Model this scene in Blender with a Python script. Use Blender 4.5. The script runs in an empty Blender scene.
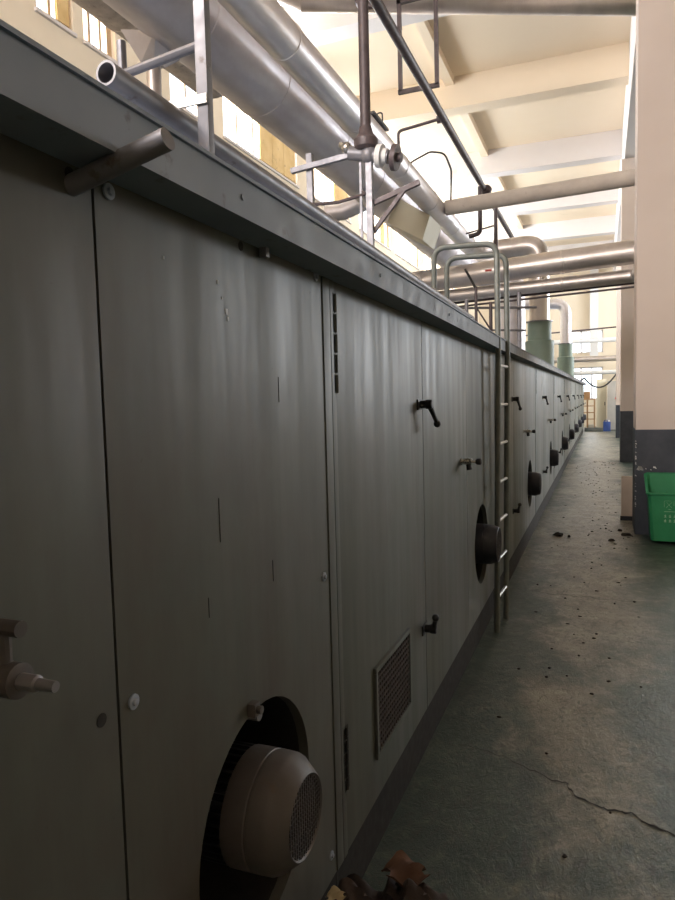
import bpy, bmesh, math, random
from mathutils import Vector, Matrix
random.seed(7)
S = bpy.context.scene
C = S.collection

# ------------------------------------------------------------------ camera, world, lights, exposure
cam = bpy.data.cameras.new('camera')
cam.sensor_fit = 'AUTO'; cam.sensor_width = 36.0
cam.lens = 676.0 / 900.0 * 36.0
cam.clip_start = 0.02; cam.clip_end = 200
co = bpy.data.objects.new('camera', cam); C.objects.link(co)
RT = Vector((0.9313280, 0.3632939, -0.0254117))
DN = Vector((0.0027993, -0.0769167, -0.9970336))
FW = Vector((-0.3641708, 0.9284941, -0.0726516))
M = Matrix.Identity(4)
for i in range(3):
    M[i][0] = RT[i]; M[i][1] = -DN[i]; M[i][2] = -FW[i]
M[2][3] = 1.6
co.matrix_world = M
S.camera = co

W = bpy.data.worlds.new('sky'); S.world = W; W.use_nodes = True
bg = W.node_tree.nodes['Background']
bg.inputs[0].default_value = (0.88, 0.93, 1.0, 1); bg.inputs[1].default_value = 3.0

def area(name, loc, aim, sx, sy, power, col):
    l = bpy.data.lights.new(name, 'AREA'); l.shape = 'RECTANGLE'; l.size = sx; l.size_y = sy
    l.energy = power; l.color = col
    o = bpy.data.objects.new(name, l); C.objects.link(o)
    o.location = loc
    o.rotation_euler = Vector(aim).to_track_quat('-Z', 'Y').to_euler()
    return o
# daylight entering through the clerestory on the left, through the windows of the open hall on the right, and through the end wall
area('daylight_left', (-6.9, 17.5, 6.6), (1, 0, 0.32), 23, 1.2, 4700, (0.97, 0.965, 0.97))
area('daylight_right', (9.8, 26, 5.0), (-1, -0.15, 0.45), 14, 3.2, 2700, (0.88, 0.94, 1.0))
area('fill_behind', (-3.2, -3.7, 5.9), (0.30, 1, -0.16), 3.6, 1.8, 800, (1.0, 0.92, 0.87))  # added fill lamp, unseen: brightens the column front, misses the oven fronts
area('daylight_end', (-0.8, 37.4, 3.0), (0, -1, -0.15), 1.6, 4.0, 150, (0.97, 0.97, 1.0))

S.view_settings.view_transform = 'Standard'; S.view_settings.look = 'None'
S.view_settings.gamma = 1.0; S.view_settings.use_curve_mapping = False
S.view_settings.exposure = 0.05
S.cycles.max_bounces = 8; S.cycles.diffuse_bounces = 5; S.cycles.glossy_bounces = 4
S.cycles.transparent_max_bounces = 12
S.cycles.sample_clamp_indirect = 6.0
S.cycles.caustics_reflective = False; S.cycles.caustics_refractive = False

# ------------------------------------------------------------------ materials
def newmat(name):
    m = bpy.data.materials.new(name); m.use_nodes = True
    nt = m.node_tree; b = nt.nodes['Principled BSDF']
    return m, nt, b
def noise(nt, scale, detail=4, stretch=(1, 1, 1), rough=0.55, off=0.0):
    g = nt.nodes.new('ShaderNodeNewGeometry')
    mp = nt.nodes.new('ShaderNodeMapping'); mp.inputs['Scale'].default_value = stretch
    mp.inputs['Location'].default_value = (off, off * 1.7, off * .6)
    nt.links.new(g.outputs['Position'], mp.inputs['Vector'])
    n = nt.nodes.new('ShaderNodeTexNoise'); n.inputs['Scale'].default_value = scale
    n.inputs['Detail'].default_value = detail; n.inputs['Roughness'].default_value = rough
    nt.links.new(mp.outputs['Vector'], n.inputs['Vector'])
    return n.outputs['Fac']
def ramp(nt, fac, stops):
    r = nt.nodes.new('ShaderNodeValToRGB')
    el = r.color_ramp.elements
    while len(el) < len(stops): el.new(0.5)
    for e, (p, c) in zip(el, stops):
        e.position = p; e.color = (*c, 1) if len(c) == 3 else c
    nt.links.new(fac, r.inputs['Fac'])
    return r.outputs['Color']
def mix(nt, fac, a, b, mode='MIX'):
    x = nt.nodes.new('ShaderNodeMix'); x.data_type = 'RGBA'; x.blend_type = mode
    def put(sock, v):
        if isinstance(v, (tuple, list)): sock.default_value = (*v, 1)
        elif isinstance(v, float): sock.default_value = v
        else: nt.links.new(v, sock)
    if isinstance(fac, float): x.inputs[0].default_value = fac
    else: nt.links.new(fac, x.inputs[0])
    put(x.inputs[6], a); put(x.inputs[7], b)
    return x.outputs[2]
def bump(nt, b, h, strength=0.2, dist=0.01):
    n = nt.nodes.new('ShaderNodeBump'); n.inputs['Strength'].default_value = strength
    n.inputs['Distance'].default_value = dist
    nt.links.new(h, n.inputs['Height']); nt.links.new(n.outputs['Normal'], b.inputs['Normal'])
def painted(name, c1, c2, scale=3.0, rough=0.5, metal=0.0, stretch=(1, 1, 1), bmp=0.1, dirt=None, dirt_lo=0.62, rvar=0.12, spec=0.5):
    m, nt, b = newmat(name)
    f = noise(nt, scale, 5, stretch)
    col = ramp(nt, f, [(0.3, c1), (0.7, c2)])
    if dirt:
        d = ramp(nt, noise(nt, scale * 2.3, 6, stretch, 0.65, 3.1), [(dirt_lo, (0, 0, 0)), (dirt_lo + .12, (1, 1, 1))])
        col = mix(nt, d, col, dirt)
    nt.links.new(col, b.inputs['Base Color'])
    r = ramp(nt, noise(nt, scale * 4, 4, stretch, 0.6, 7.7), [(0.25, (rough - rvar,) * 3), (0.75, (rough + rvar,) * 3)])
    nt.links.new(r, b.inputs['Roughness'])
    b.inputs['Metallic'].default_value = metal
    b.inputs['Specular IOR Level'].default_value = spec
    if bmp: bump(nt, b, noise(nt, scale * 6, 4, stretch, 0.6, 1.3), bmp, 0.004)
    return m

MT = {}
def panel_material():
    m, nt, b = newmat('machine_paint')
    f = noise(nt, 1.6, 5)
    col = ramp(nt, f, [(0.3, (0.086, 0.098, 0.086)), (0.7, (0.112, 0.122, 0.108))])
    st = ramp(nt, noise(nt, 1.0, 6, (9, 9, 0.5), 0.6, 2.0), [(0.42, (0, 0, 0)), (0.75, (0.40, 0.40, 0.40))])
    col = mix(nt, st, col, (0.15, 0.146, 0.134))
    sm = ramp(nt, noise(nt, 1.3, 6, (1.4, 1.4, 0.8), 0.65, 9.0), [(0.46, (0, 0, 0)), (0.72, (0.75, 0.75, 0.75))])
    col = mix(nt, sm, col, (0.078, 0.06, 0.05))
    sp = ramp(nt, noise(nt, 38, 3, (1, 1, 1), 0.5, 5.0), [(0.74, (0, 0, 0)), (0.80, (0.8, 0.8, 0.8))])
    col = mix(nt, sp, col, (0.07, 0.055, 0.045))
    nt.links.new(col, b.inputs['Base Color'])
    r = ramp(nt, noise(nt, 1.2, 6, (8, 8, 0.6), 0.65, 4.0), [(0.3, (0.40,) * 3), (0.7, (0.60,) * 3)])
    nt.links.new(r, b.inputs['Roughness'])
    bump(nt, b, noise(nt, 3.0, 3, (1, 1, 0.6), 0.5, 8.0), 0.18, 0.02)
    return m
MT['panel'] = panel_material()
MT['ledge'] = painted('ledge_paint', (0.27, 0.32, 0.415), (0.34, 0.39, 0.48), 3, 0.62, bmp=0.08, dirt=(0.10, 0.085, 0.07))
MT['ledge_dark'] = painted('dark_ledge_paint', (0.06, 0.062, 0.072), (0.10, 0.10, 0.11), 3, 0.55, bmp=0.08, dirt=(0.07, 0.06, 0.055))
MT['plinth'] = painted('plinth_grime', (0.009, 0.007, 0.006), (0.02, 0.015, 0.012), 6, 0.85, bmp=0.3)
MT['black'] = painted('black_plastic', (0.012, 0.012, 0.014), (0.025, 0.025, 0.028), 8, 0.45, bmp=0.05)
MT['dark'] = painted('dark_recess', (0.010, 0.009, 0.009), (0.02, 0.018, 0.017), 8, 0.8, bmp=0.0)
MT['chrome'] = painted('worn_chrome', (0.50, 0.49, 0.47), (0.68, 0.66, 0.63), 20, 0.28, 1.0, bmp=0.05, dirt=(0.25, 0.2, 0.16))
MT['motor'] = painted('motor_paint', (0.085, 0.076, 0.075), (0.12, 0.108, 0.106), 7, 0.5, bmp=0.1, dirt=(0.10, 0.075, 0.06))
MT['motor_blue'] = painted('motor_blue_paint', (0.018, 0.020, 0.032), (0.032, 0.034, 0.048), 7, 0.5, bmp=0.1, dirt=(0.05, 0.04, 0.04))
MT['wire'] = painted('grille_wire', (0.035, 0.03, 0.028), (0.08, 0.066, 0.06), 30, 0.6, 0.4, bmp=0.0)
MT['dusty'] = painted('dusty_mesh', (0.02, 0.015, 0.013), (0.085, 0.065, 0.055), 38, 0.85, bmp=0.4)
MT['steel'] = painted('grey_steel_tube', (0.19, 0.19, 0.215), (0.28, 0.275, 0.30), 9, 0.45, 0.35, bmp=0.1, dirt=(0.12, 0.09, 0.08))
MT['iron'] = painted('dark_iron_pipe', (0.07, 0.055, 0.06), (0.13, 0.10, 0.105), 9, 0.5, 0.2, bmp=0.15, dirt=(0.14, 0.08, 0.055))
MT['ladder'] = painted('ladder_paint', (0.13, 0.145, 0.135), (0.20, 0.215, 0.20), 10, 0.42, 0.15, bmp=0.1, dirt=(0.12, 0.10, 0.08))
MT['rung'] = painted('worn_rung_steel', (0.42, 0.42, 0.40), (0.62, 0.61, 0.58), 16, 0.35, 0.6, bmp=0.05)
MT['green'] = painted('green_stack_paint', (0.20, 0.27, 0.215), (0.26, 0.33, 0.27), 3, 0.55, bmp=0.1, dirt=(0.25, 0.25, 0.2))
MT['cream'] = painted('cream_wall_paint', (0.78, 0.68, 0.53), (0.84, 0.745, 0.60), 0.5, 0.8, bmp=0.05, dirt=(0.70, 0.60, 0.46), dirt_lo=0.66)
MT['ceil'] = painted('cream_ceiling_paint', (0.84, 0.705, 0.535), (0.88, 0.755, 0.60), 0.35, 0.85, bmp=0.04, dirt=(0.76, 0.65, 0.48), dirt_lo=0.66)
MT['beam'] = painted('whitewashed_beam', (0.70, 0.66, 0.65), (0.75, 0.71, 0.70), 0.6, 0.8, bmp=0.06, dirt=(0.66, 0.57, 0.48), dirt_lo=0.66)
MT['pink'] = painted('pinkish_column_plaster', (0.66, 0.56, 0.50), (0.73, 0.63, 0.57), 0.9, 0.75, bmp=0.06, dirt=(0.58, 0.47, 0.40), dirt_lo=0.68)
MT['navy'] = painted('navy_dado_paint', (0.035, 0.042, 0.058), (0.065, 0.072, 0.092), 5, 0.55, bmp=0.12, dirt=(0.10, 0.10, 0.11), dirt_lo=0.66)
MT['white'] = painted('white_plaster', (0.74, 0.74, 0.74), (0.8, 0.8, 0.8), 2, 0.8, bmp=0.05)
MT['wood'] = painted('window_wood', (0.48, 0.33, 0.20), (0.60, 0.44, 0.28), 4, 0.6, stretch=(3, 3, .6), bmp=0.1)
MT['board'] = painted('yellow_board', (0.62, 0.42, 0.17), (0.78, 0.58, 0.28), 2.5, 0.7, bmp=0.1, dirt=(0.40, 0.24, 0.10), dirt_lo=0.6)
MT['binplastic'] = painted('bin_green_plastic', (0.026, 0.22, 0.09), (0.042, 0.29, 0.125), 4, 0.42, bmp=0.06, dirt=(0.03, 0.12, 0.05))
MT['print'] = painted('white_print', (0.45, 0.62, 0.45), (0.62, 0.75, 0.60), 40, 0.6, bmp=0)
MT['card'] = painted('brown_board', (0.56, 0.45, 0.36), (0.64, 0.53, 0.43), 4, 0.75, bmp=0.08)
MT['rag'] = painted('dark_cloth', (0.032, 0.024, 0.024), (0.06, 0.045, 0.042), 9, 0.95, bmp=0.4)
MT['ragbrown'] = painted('brown_cloth', (0.10, 0.055, 0.04), (0.16, 0.09, 0.065), 9, 0.95, bmp=0.4)
MT['paper'] = painted('yellowed_paper', (0.42, 0.34, 0.20), (0.55, 0.46, 0.30), 12, 0.8, bmp=0.1)
MT['blue'] = painted('blue_plastic', (0.03, 0.07, 0.26), (0.05, 0.10, 0.34), 6, 0.45, bmp=0.05)
MT['greycab'] = painted('grey_cabinet_paint', (0.42, 0.40, 0.37), (0.48, 0.46, 0.43), 3, 0.6, bmp=0.05)
MT['creamcab'] = painted('cream_cabinet_paint', (0.75, 0.70, 0.54), (0.80, 0.75, 0.60), 2, 0.6, bmp=0.05)
MT['crate'] = painted('timber', (0.45, 0.26, 0.13), (0.60, 0.38, 0.20), 6, 0.7, bmp=0.1)
MT['dirt'] = painted('dirt_lump', (0.02, 0.015, 0.012), (0.045, 0.032, 0.026), 30, 0.95, bmp=0.4)
MT['red'] = painted('red_paint', (0.5, 0.05, 0.04), (0.6, 0.08, 0.06), 6, 0.5, bmp=0)
MT['curb'] = painted('dark_curb_paint', (0.07, 0.08, 0.075), (0.12, 0.13, 0.12), 5, 0.6, bmp=0.1)
MT['insul'] = painted('beige_pipe_wrap', (0.50, 0.44, 0.39), (0.62, 0.555, 0.49), 5, 0.7, bmp=0.1, dirt=(0.42, 0.35, 0.30))
MT['mottled'] = painted('mottled_cladding', (0.52, 0.47, 0.44), (0.72, 0.66, 0.62), 9, 0.55, 0.25, bmp=0.25, dirt=(0.38, 0.32, 0.30), dirt_lo=0.56)
MT['chip'] = painted('bare_chip', (0.5, 0.49, 0.47), (0.6, 0.59, 0.57), 30, 0.5, bmp=0)

def duct_material(name, c1, c2, rough, metal=0.9, bmp=0.16):
    m, nt, b = newmat(name)
    f = noise(nt, 2.2, 6, (1, 0.6, 1), 0.6)
    col = ramp(nt, f, [(0.3, c1), (0.7, c2)])
    d = ramp(nt, noise(nt, 3.4, 6, (1, 0.5, 1), 0.65, 6.0), [(0.45, (0, 0, 0)), (0.85, (0.5, 0.5, 0.5))])
    col = mix(nt, d, col, (0.44, 0.38, 0.39))
    nt.links.new(col, b.inputs['Base Color'])
    b.inputs['Metallic'].default_value = metal
    r = ramp(nt, noise(nt, 5, 5, (1, 0.5, 1), 0.6, 2.0), [(0.3, (max(rough - .06, .32),) * 3), (0.7, (rough + .1,) * 3)])
    nt.links.new(r, b.inputs['Roughness'])
    if bmp: bump(nt, b, noise(nt, 3.0, 2, (1, 0.6, 1), 0.4, 4.4), bmp, 0.03)
    return m
MT['duct'] = duct_material('galvanised_duct', (0.60, 0.575, 0.62), (0.76, 0.74, 0.78), 0.42, 0.72, 0.12)
MT['alu'] = duct_material('aluminium_cladding', (0.76, 0.75, 0.79), (0.88, 0.87, 0.90), 0.34, 0.82, 0.0)
MT['dullalu'] = duct_material('dull_aluminium', (0.60, 0.55, 0.52), (0.76, 0.70, 0.66), 0.38)

def floor_material():
    m, nt, b = newmat('worn_green_floor')
    grn = ramp(nt, noise(nt, 2.0, 5), [(0.3, (0.028, 0.050, 0.040)), (0.7, (0.050, 0.080, 0.063))])
    con = ramp(nt, noise(nt, 5.0, 8, (1, 1, 1), 0.7, 2.2), [(0.3, (0.165, 0.153, 0.120)), (0.7, (0.31, 0.287, 0.228))])
    # traffic wear: aisle centre, broken by noise, plus painted light falloff with distance
    g = nt.nodes.new('ShaderNodeNewGeometry'); sx = nt.nodes.new('ShaderNodeSeparateXYZ')
    nt.links.new(g.outputs['Position'], sx.inputs[0])
    def mth(op, a, bb):
        n = nt.nodes.new('ShaderNodeMath'); n.operation = op
        for s, v in zip(n.inputs, (a, bb)):
            if isinstance(v, (int, float)): s.default_value = v
            else: nt.links.new(v, s)
        return n.outputs[0]
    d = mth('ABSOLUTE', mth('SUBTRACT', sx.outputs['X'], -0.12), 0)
    far = mth('MINIMUM', mth('MULTIPLY', sx.outputs['Y'], 0.085), 0.62)   # near floor kept darker and greener, standing in for light falloff
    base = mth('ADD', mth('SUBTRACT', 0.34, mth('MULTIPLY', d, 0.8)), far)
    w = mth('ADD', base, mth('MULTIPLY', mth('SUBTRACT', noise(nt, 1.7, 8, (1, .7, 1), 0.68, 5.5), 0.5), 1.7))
    wear_falloff = ramp(nt, w, [(0.40, (0, 0, 0)), (0.75, (1, 1, 1))])
    col = mix(nt, wear_falloff, grn, con)
    def swirl(scale, dist, off, stretch=(1, 1, 1)):
        f = noise(nt, scale, 9, stretch, 0.72, off); f.node.inputs['Distortion'].default_value = dist; return f
    t1 = ramp(nt, swirl(5, 2.2, 8.1), [(0.50, (0, 0, 0)), (0.66, (0.75, 0.75, 0.75))])
    t1 = mix(nt, 1.0, t1, mix(nt, 0.75, (1, 1, 1), wear_falloff), 'MULTIPLY')
    col = mix(nt, t1, col, (0.40, 0.375, 0.29))
    t2 = ramp(nt, swirl(14, 1.5, 2.7, (1.5, .8, 1)), [(0.52, (0, 0, 0)), (0.62, (0.8, 0.8, 0.8))])
    col = mix(nt, t2, col, (0.055, 0.06, 0.05))
    sp = ramp(nt, noise(nt, 34, 4, (1, 1, 1), 0.6, 4.1), [(0.66, (0, 0, 0)), (0.74, (0.8, 0.8, 0.8))])
    col = mix(nt, sp, col, (0.04, 0.033, 0.028))
    nt.links.new(col, b.inputs['Base Color'])
    r = ramp(nt, noise(nt, 6, 7, (1, 1, 1), 0.7, 1.1), [(0.3, (0.31,) * 3), (0.7, (0.5,) * 3)])
    nt.links.new(r, b.inputs['Roughness'])
    hm = nt.nodes.new('ShaderNodeMath'); hm.operation = 'ADD'
    nt.links.new(swirl(10, 2.4, 3.3, (1.3, .8, 1)), hm.inputs[0]); nt.links.new(swirl(38, 1.6, 6.1, (1, .7, 1)), hm.inputs[1])
    bump(nt, b, hm.outputs[0], 0.45, 0.010)
    return m
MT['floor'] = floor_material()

def glass_material():
    m, nt, b = newmat('window_glass')
    nt.nodes.remove(b)
    out = nt.nodes['Material Output']
    t = nt.nodes.new('ShaderNodeBsdfTransparent'); t.inputs[0].default_value = (0.93, 0.95, 0.96, 1)
    g = nt.nodes.new('ShaderNodeBsdfGlossy'); g.inputs['Roughness'].default_value = 0.05
    x = nt.nodes.new('ShaderNodeMixShader'); x.inputs[0].default_value = 0.06
    nt.links.new(t.outputs[0], x.inputs[1]); nt.links.new(g.outputs[0], x.inputs[2])
    nt.links.new(x.outputs[0], out.inputs['Surface'])
    return m
MT['glass'] = glass_material()

# ------------------------------------------------------------------ helpers
def fillet(pts, r, n=6):
    P = [Vector(p) for p in pts]; out = [P[0]]
    for i in range(1, len(P) - 1):
        a, b, c = P[i - 1], P[i], P[i + 1]
        u = (a - b).normalized(); v = (c - b).normalized()
        ang = u.angle(v)
        d = min(r / max(math.tan(ang / 2), 1e-3), (a - b).length * .48, (c - b).length * .48)
        s, e = b + u * d, b + v * d
        for k in range(n + 1):
            t = k / n
            out.append(s * (1 - t) ** 2 + b * 2 * t * (1 - t) + e * t * t)
    out.append(P[-1]); return out

class MB:
    def __init__(self): self.bm = bmesh.new(); self.mi = 0
    def _f(self, vs):
        try:
            f = self.bm.faces.new(vs); f.material_index = self.mi; return f
        except ValueError: return None
    def hexa(self, p):
        v = [self.bm.verts.new(q) for q in p]
        for f in ((0, 3, 2, 1), (4, 5, 6, 7), (0, 1, 5, 4), (1, 2, 6, 5), (2, 3, 7, 6), (3, 0, 4, 7)): self._f([v[i] for i in f])
    def box(self, x0, x1, y0, y1, z0, z1, bev=0.0):
        if bev > 0:
            t = bmesh.new()
            vs = [t.verts.new(q) for q in ((x0, y0, z0), (x1, y0, z0), (x1, y1, z0), (x0, y1, z0), (x0, y0, z1), (x1, y0, z1), (x1, y1, z1), (x0, y1, z1))]
            for f in ((0, 3, 2, 1), (4, 5, 6, 7), (0, 1, 5, 4), (1, 2, 6, 5), (2, 3, 7, 6), (3, 0, 4, 7)): t.faces.new([vs[i] for i in f])
            bmesh.ops.bevel(t, geom=t.edges[:], offset=bev, segments=2, affect='EDGES', profile=0.7)
            self.join(t); t.free()
        else:
            self.hexa([(x0, y0, z0), (x1, y0, z0), (x1, y1, z0), (x0, y1, z0), (x0, y0, z1), (x1, y0, z1), (x1, y1, z1), (x0, y1, z1)])
    def join(self, t, mat=None):
        mp = {}
        for v in t.verts: mp[v] = self.bm.verts.new(mat @ v.co if mat else v.co)
        for f in t.faces: self._f([mp[v] for v in f.verts])
    def sweep(self, pts, rad, seg=12, caps=True, square=False):
        P = [Vector(p) for p in pts]; n = len(P)
        R = list(rad) if isinstance(rad, (list, tuple)) else [rad] * n
        if seg > 4:                                   # keep long runs in short lengths
            P2, R2 = [P[0]], [R[0]]
            for i in range(n - 1):
                k = max(1, int((P[i + 1] - P[i]).length / .7))
                for j in range(1, k + 1):
                    P2.append(P[i].lerp(P[i + 1], j / k)); R2.append(R[i] + (R[i + 1] - R[i]) * j / k)
            P, R, n = P2, R2, len(P2)
        T = []
        for i in range(n):
            a = P[max(i - 1, 0)]; b = P[min(i + 1, n - 1)]
            d = b - a
            T.append(d.normalized() if d.length > 1e-9 else (T[-1] if T else Vector((0, 0, 1))))
        ref = Vector((0, 0, 1)) if abs(T[0].z) < 0.9 else Vector((1, 0, 0))
        N = (ref - T[0] * ref.dot(T[0])).normalized()
        rings = []
        for i in range(n):
            if i: N = (N - T[i] * N.dot(T[i])).normalized()
            B = T[i].cross(N)
            ring = []
            for k in range(seg):
                a = 2 * math.pi * (k + (0.5 if square else 0)) / seg
                ring.append(self.bm.verts.new(P[i] + (N * math.cos(a) + B * math.sin(a)) * R[i]))
            rings.append(ring)
        for i in range(n - 1):
            for k in range(seg):
                self._f([rings[i][k], rings[i][(k + 1) % seg], rings[i + 1][(k + 1) % seg], rings[i + 1][k]])
        if caps:
            self._f(rings[0][::-1]); self._f(rings[-1])
    def tube(self, pts, rad, seg=12, bend=0.0, caps=True):
        self.sweep(fillet(pts, bend) if bend else pts, rad, seg, caps)
    def bar(self, a, b, w): self.sweep([a, b], w * 0.7071, 4, True, True)
    def lathe(self, o, axis, prof, seg=24):
        # prof: (distance along axis, radius)
        o = Vector(o); ax = Vector(axis).normalized()
        self.sweep2([o + ax * d for d, r in prof], [max(r, 1e-4) for d, r in prof], ax, seg)
    def sweep2(self, P, R, ax, seg):
        ref = Vector((0, 0, 1)) if abs(ax.z) < 0.9 else Vector((1, 0, 0))
        N = (ref - ax * ref.dot(ax)).normalized(); B = ax.cross(N); rings = []
        for p, r in zip(P, R):
            rings.append([self.bm.verts.new(p + (N * math.cos(2 * math.pi * k / seg) + B * math.sin(2 * math.pi * k / seg)) * r) for k in range(seg)])
        for i in range(len(P) - 1):
            for k in range(seg): self._f([rings[i][k], rings[i][(k + 1) % seg], rings[i + 1][(k + 1) % seg], rings[i + 1][k]])
        self._f(rings[0][::-1]); self._f(rings[-1])
    def ball(self, c, r, u=12, v=8):
        t = bmesh.new(); bmesh.ops.create_uvsphere(t, u_segments=u, v_segments=v, radius=r)
        self.join(t, Matrix.Translation(c)); t.free()
    def build(self, name, mat, parent=None, loc=None, smooth=30):
        bmesh.ops.recalc_face_normals(self.bm, faces=self.bm.faces[:])
        if smooth:
            lim = math.radians(smooth)
            for f in self.bm.faces: f.smooth = True
            for e in self.bm.edges:
                if len(e.link_faces) == 2 and e.calc_face_angle(0) > lim: e.smooth = False
        me = bpy.data.meshes.new(name); self.bm.to_mesh(me); self.bm.free()
        for m in (mat if isinstance(mat, (list, tuple)) else [mat]): me.materials.append(m)
        o = bpy.data.objects.new(name, me); C.objects.link(o)
        if parent: o.parent = parent
        if loc: o.location = loc
        return o

def tag(o, label=None, cat=None, group=None, kind=None):
    if label: o['label'] = label
    if cat: o['category'] = cat
    if group: o['group'] = group
    if kind: o['kind'] = kind
    return o
def thing(name, label, cat, loc=(0, 0, 0), group=None):
    o = bpy.data.objects.new(name, None); C.objects.link(o); o.location = loc
    o.empty_display_size = 0.1
    return tag(o, label, cat, group)
def copy_tree(o, parent=None):
    c = o.copy(); C.objects.link(c)
    if parent: c.parent = parent
    for ch in [x for x in bpy.data.objects if x.parent == o]: copy_tree(ch, c)
    return c
def struct(o, label, cat): return tag(o, label, cat, None, 'structure')

# ------------------------------------------------------------------ the setting
XW = -6.0; YE = 36.0; ZC = 8.2
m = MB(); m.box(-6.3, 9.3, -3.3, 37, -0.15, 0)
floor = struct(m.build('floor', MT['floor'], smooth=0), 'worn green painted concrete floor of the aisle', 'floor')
m = MB(); m.box(-6.3, 9.3, -3.3, 37, ZC, ZC + .2)
struct(m.build('ceiling', MT['ceil'], smooth=0), 'cream painted concrete ceiling above the hall', 'ceiling')

# left wall with clerestory openings
SILL, HEAD = 6.13, 7.75
wins = [(6.26, 6.86), (7.03, 7.64), (8.85, 9.9), (10.38, 13.38), (14.0, 16.6), (17.3, 20.1), (20.65, 23.6), (24.3, 27.3), (28.0, 31.2)]
m = MB()
m.box(XW - .25, XW, -3, YE, 0, SILL); m.box(XW - .25, XW, -3, YE, HEAD, ZC)
ys = [-3] + [v for w in wins for v in w] + [YE]
for a, b in zip(ys[0::2], ys[1::2]): m.box(XW - .25, XW, a, b, SILL, HEAD)
struct(m.build('wall_left', MT['cream'], smooth=0), 'cream wall behind the ovens, pierced by high windows', 'wall')
for i, (a, b) in enumerate(wins):
    n = i + 1
    w = struct(thing('window_%d' % n, None, None, (XW - .12, (a + b) / 2, SILL)), 'high window in the left wall, number %d from the near end' % n, 'window')
    h = (b - a) / 2; H = HEAD - SILL
    f = MB()
    for s in (-1, 1): f.box(-.05, .05, s * h - (.09 if s > 0 else 0), s * h + (0 if s > 0 else .09), 0, H)
    f.box(-.05, .05, -h, h, 0, .06); f.box(-.05, .05, -h, h, H - .08, H)
    k = max(2, round((b - a) / .62)) + (1 if n == 2 else 0)
    for j in range(1, k):
        y = -h + j * 2 * h / k; f.box(-.04, .04, y - .022, y + .022, 0, H)
    f.box(-.035, .035, -h, h, .78, .82)
    f.build('window_frame', MT['wood'], w, smooth=0)
    g = MB(); g.box(-.006, .006, -h + .02, h - .02, .03, H - .03); g.build('pane', MT['glass'], w, smooth=0)
    s_ = MB(); s_.box(.06, .16, -h - .02, h + .02, -.04, .0); s_.build('window_sill', MT['beam'], w, smooth=0)
m = MB(); m.box(9, 9.25, -3, YE, 0, 3.4); m.box(9, 9.25, -3, YE, 7.2, ZC)
for a, b in ((-3, 19.0), (26, 27), (33, YE)): m.box(9, 9.25, a, b, 3.4, 7.2)
struct(m.build('wall_right', MT['cream'], smooth=0), 'cream wall on the far right side of the hall', 'wall')
m = MB(); m.box(XW, -5.1, -3.25, -3, 0, ZC); m.box(-1.3, 9, -3.25, -3, 0, ZC); m.box(-5.1, -1.3, -3.25, -3, 0, 4.9); m.box(-5.1, -1.3, -3.25, -3, 6.9, ZC)  # high gap over the ovens added to let the fill lamp through
struct(m.build('wall_back', MT['cream'], smooth=0), 'cream wall behind the viewer', 'wall')
for y0, y1, lab in ((11.75, 13.3, 'broad yellow board closing the far half of a high window, mid-way along the duct'), (15.55, 16.5, 'yellow board in the high window behind the grey pipe support'), (6.62, 6.82, 'narrow orange strip of board in the nearest high window'), (19.2, 19.6, 'narrow yellow board in a high window beyond the cream outlet box')):
    m = MB(); n_ = max(1, round((y1 - y0) / .5))
    for q in range(n_):
        a_, b_ = y0 + (y1 - y0) * q / n_, y0 + (y1 - y0) * (q + 1) / n_
        m.box(XW - .05, XW - .02, a_ + .005, b_ - .005, SILL + .06, HEAD - .01)
    m.box(XW - .05, XW - .045, y0, y1, SILL + .06, HEAD - .01)
    tag(m.build('window_board', MT['board'], smooth=0), lab, 'board')
# end wall: opening left of the cream partition, and a high window
m = MB()
m.box(XW, -1.5, YE, YE + .25, 0, ZC); m.box(.05, 9, YE, YE + .25, 0, ZC)
m.box(-1.5, .05, YE, YE + .25, 0, 1.35); m.box(-1.5, .05, YE, YE + .25, 2.95, 3.65); m.box(-1.5, .05, YE, YE + .25, 4.75, ZC)
struct(m.build('wall_end', MT['cream'], smooth=0), 'cream wall closing the far end of the aisle', 'wall')
for n, (z0, z1, lab) in enumerate(((1.35, 2.95, 'low bright window at the far end of the aisle'), (3.65, 4.75, 'high bright window in the end wall'))):
    w = struct(thing('window_%d' % (10 + n), None, None, (-.725, YE + .1, z0)), lab, 'window')
    f = MB()
    for x in (-.74, -.25, .25, .74): f.box(x - .035, x + .035, -.05, .05, 0, z1 - z0)
    f.box(-.77, .77, -.05, .05, 0, .06); f.box(-.77, .77, -.05, .05, z1 - z0 - .06, z1 - z0)
    f.build('window_frame', MT['beam'], w, smooth=0)
    g = MB(); g.box(-.76, .76, -.006, .006, .02, z1 - z0 - .02); g.build('pane', MT['glass'], w, smooth=0)
m = MB(); m.box(-.56, -.18, YE - .35, YE - .002, 3.2, ZC - .002)
struct(m.build('pilaster', MT['white'], smooth=0), 'pale pilaster running up the end wall', 'pilaster')

# ceiling beams across and joists along
for i, y in enumerate((2.4, 6.4, 10.6, 14.4, 18.9, 23.2, 27.6, 32.0)):
    m = MB(); m.box(XW, 9, y, y + .4, 7.58, ZC - .001)
    struct(m.build('ceiling_beam', MT['ceil' if i == 3 else 'beam'], smooth=0), 'pale concrete beam crossing the ceiling, number %d from the near end' % (i + 1), 'beam')
for i, (x) in enumerate((-2.95, 2.6, 5.0)):
    m = MB(); m.box(x - .09, x + .09, -3, YE, 8.04, ZC - .002)
    struct(m.build('ceiling_joist', MT['ceil'], smooth=0), 'cream joist running along the ceiling, number %d from the left' % (i + 1), 'joist')
m = MB(); m.box(.46, .86, -3, YE, 6.9, ZC - .003)
struct(m.build('longitudinal_beam', MT['beam'], smooth=0), 'pale beam carried by the columns along the right side of the aisle', 'beam')

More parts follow.
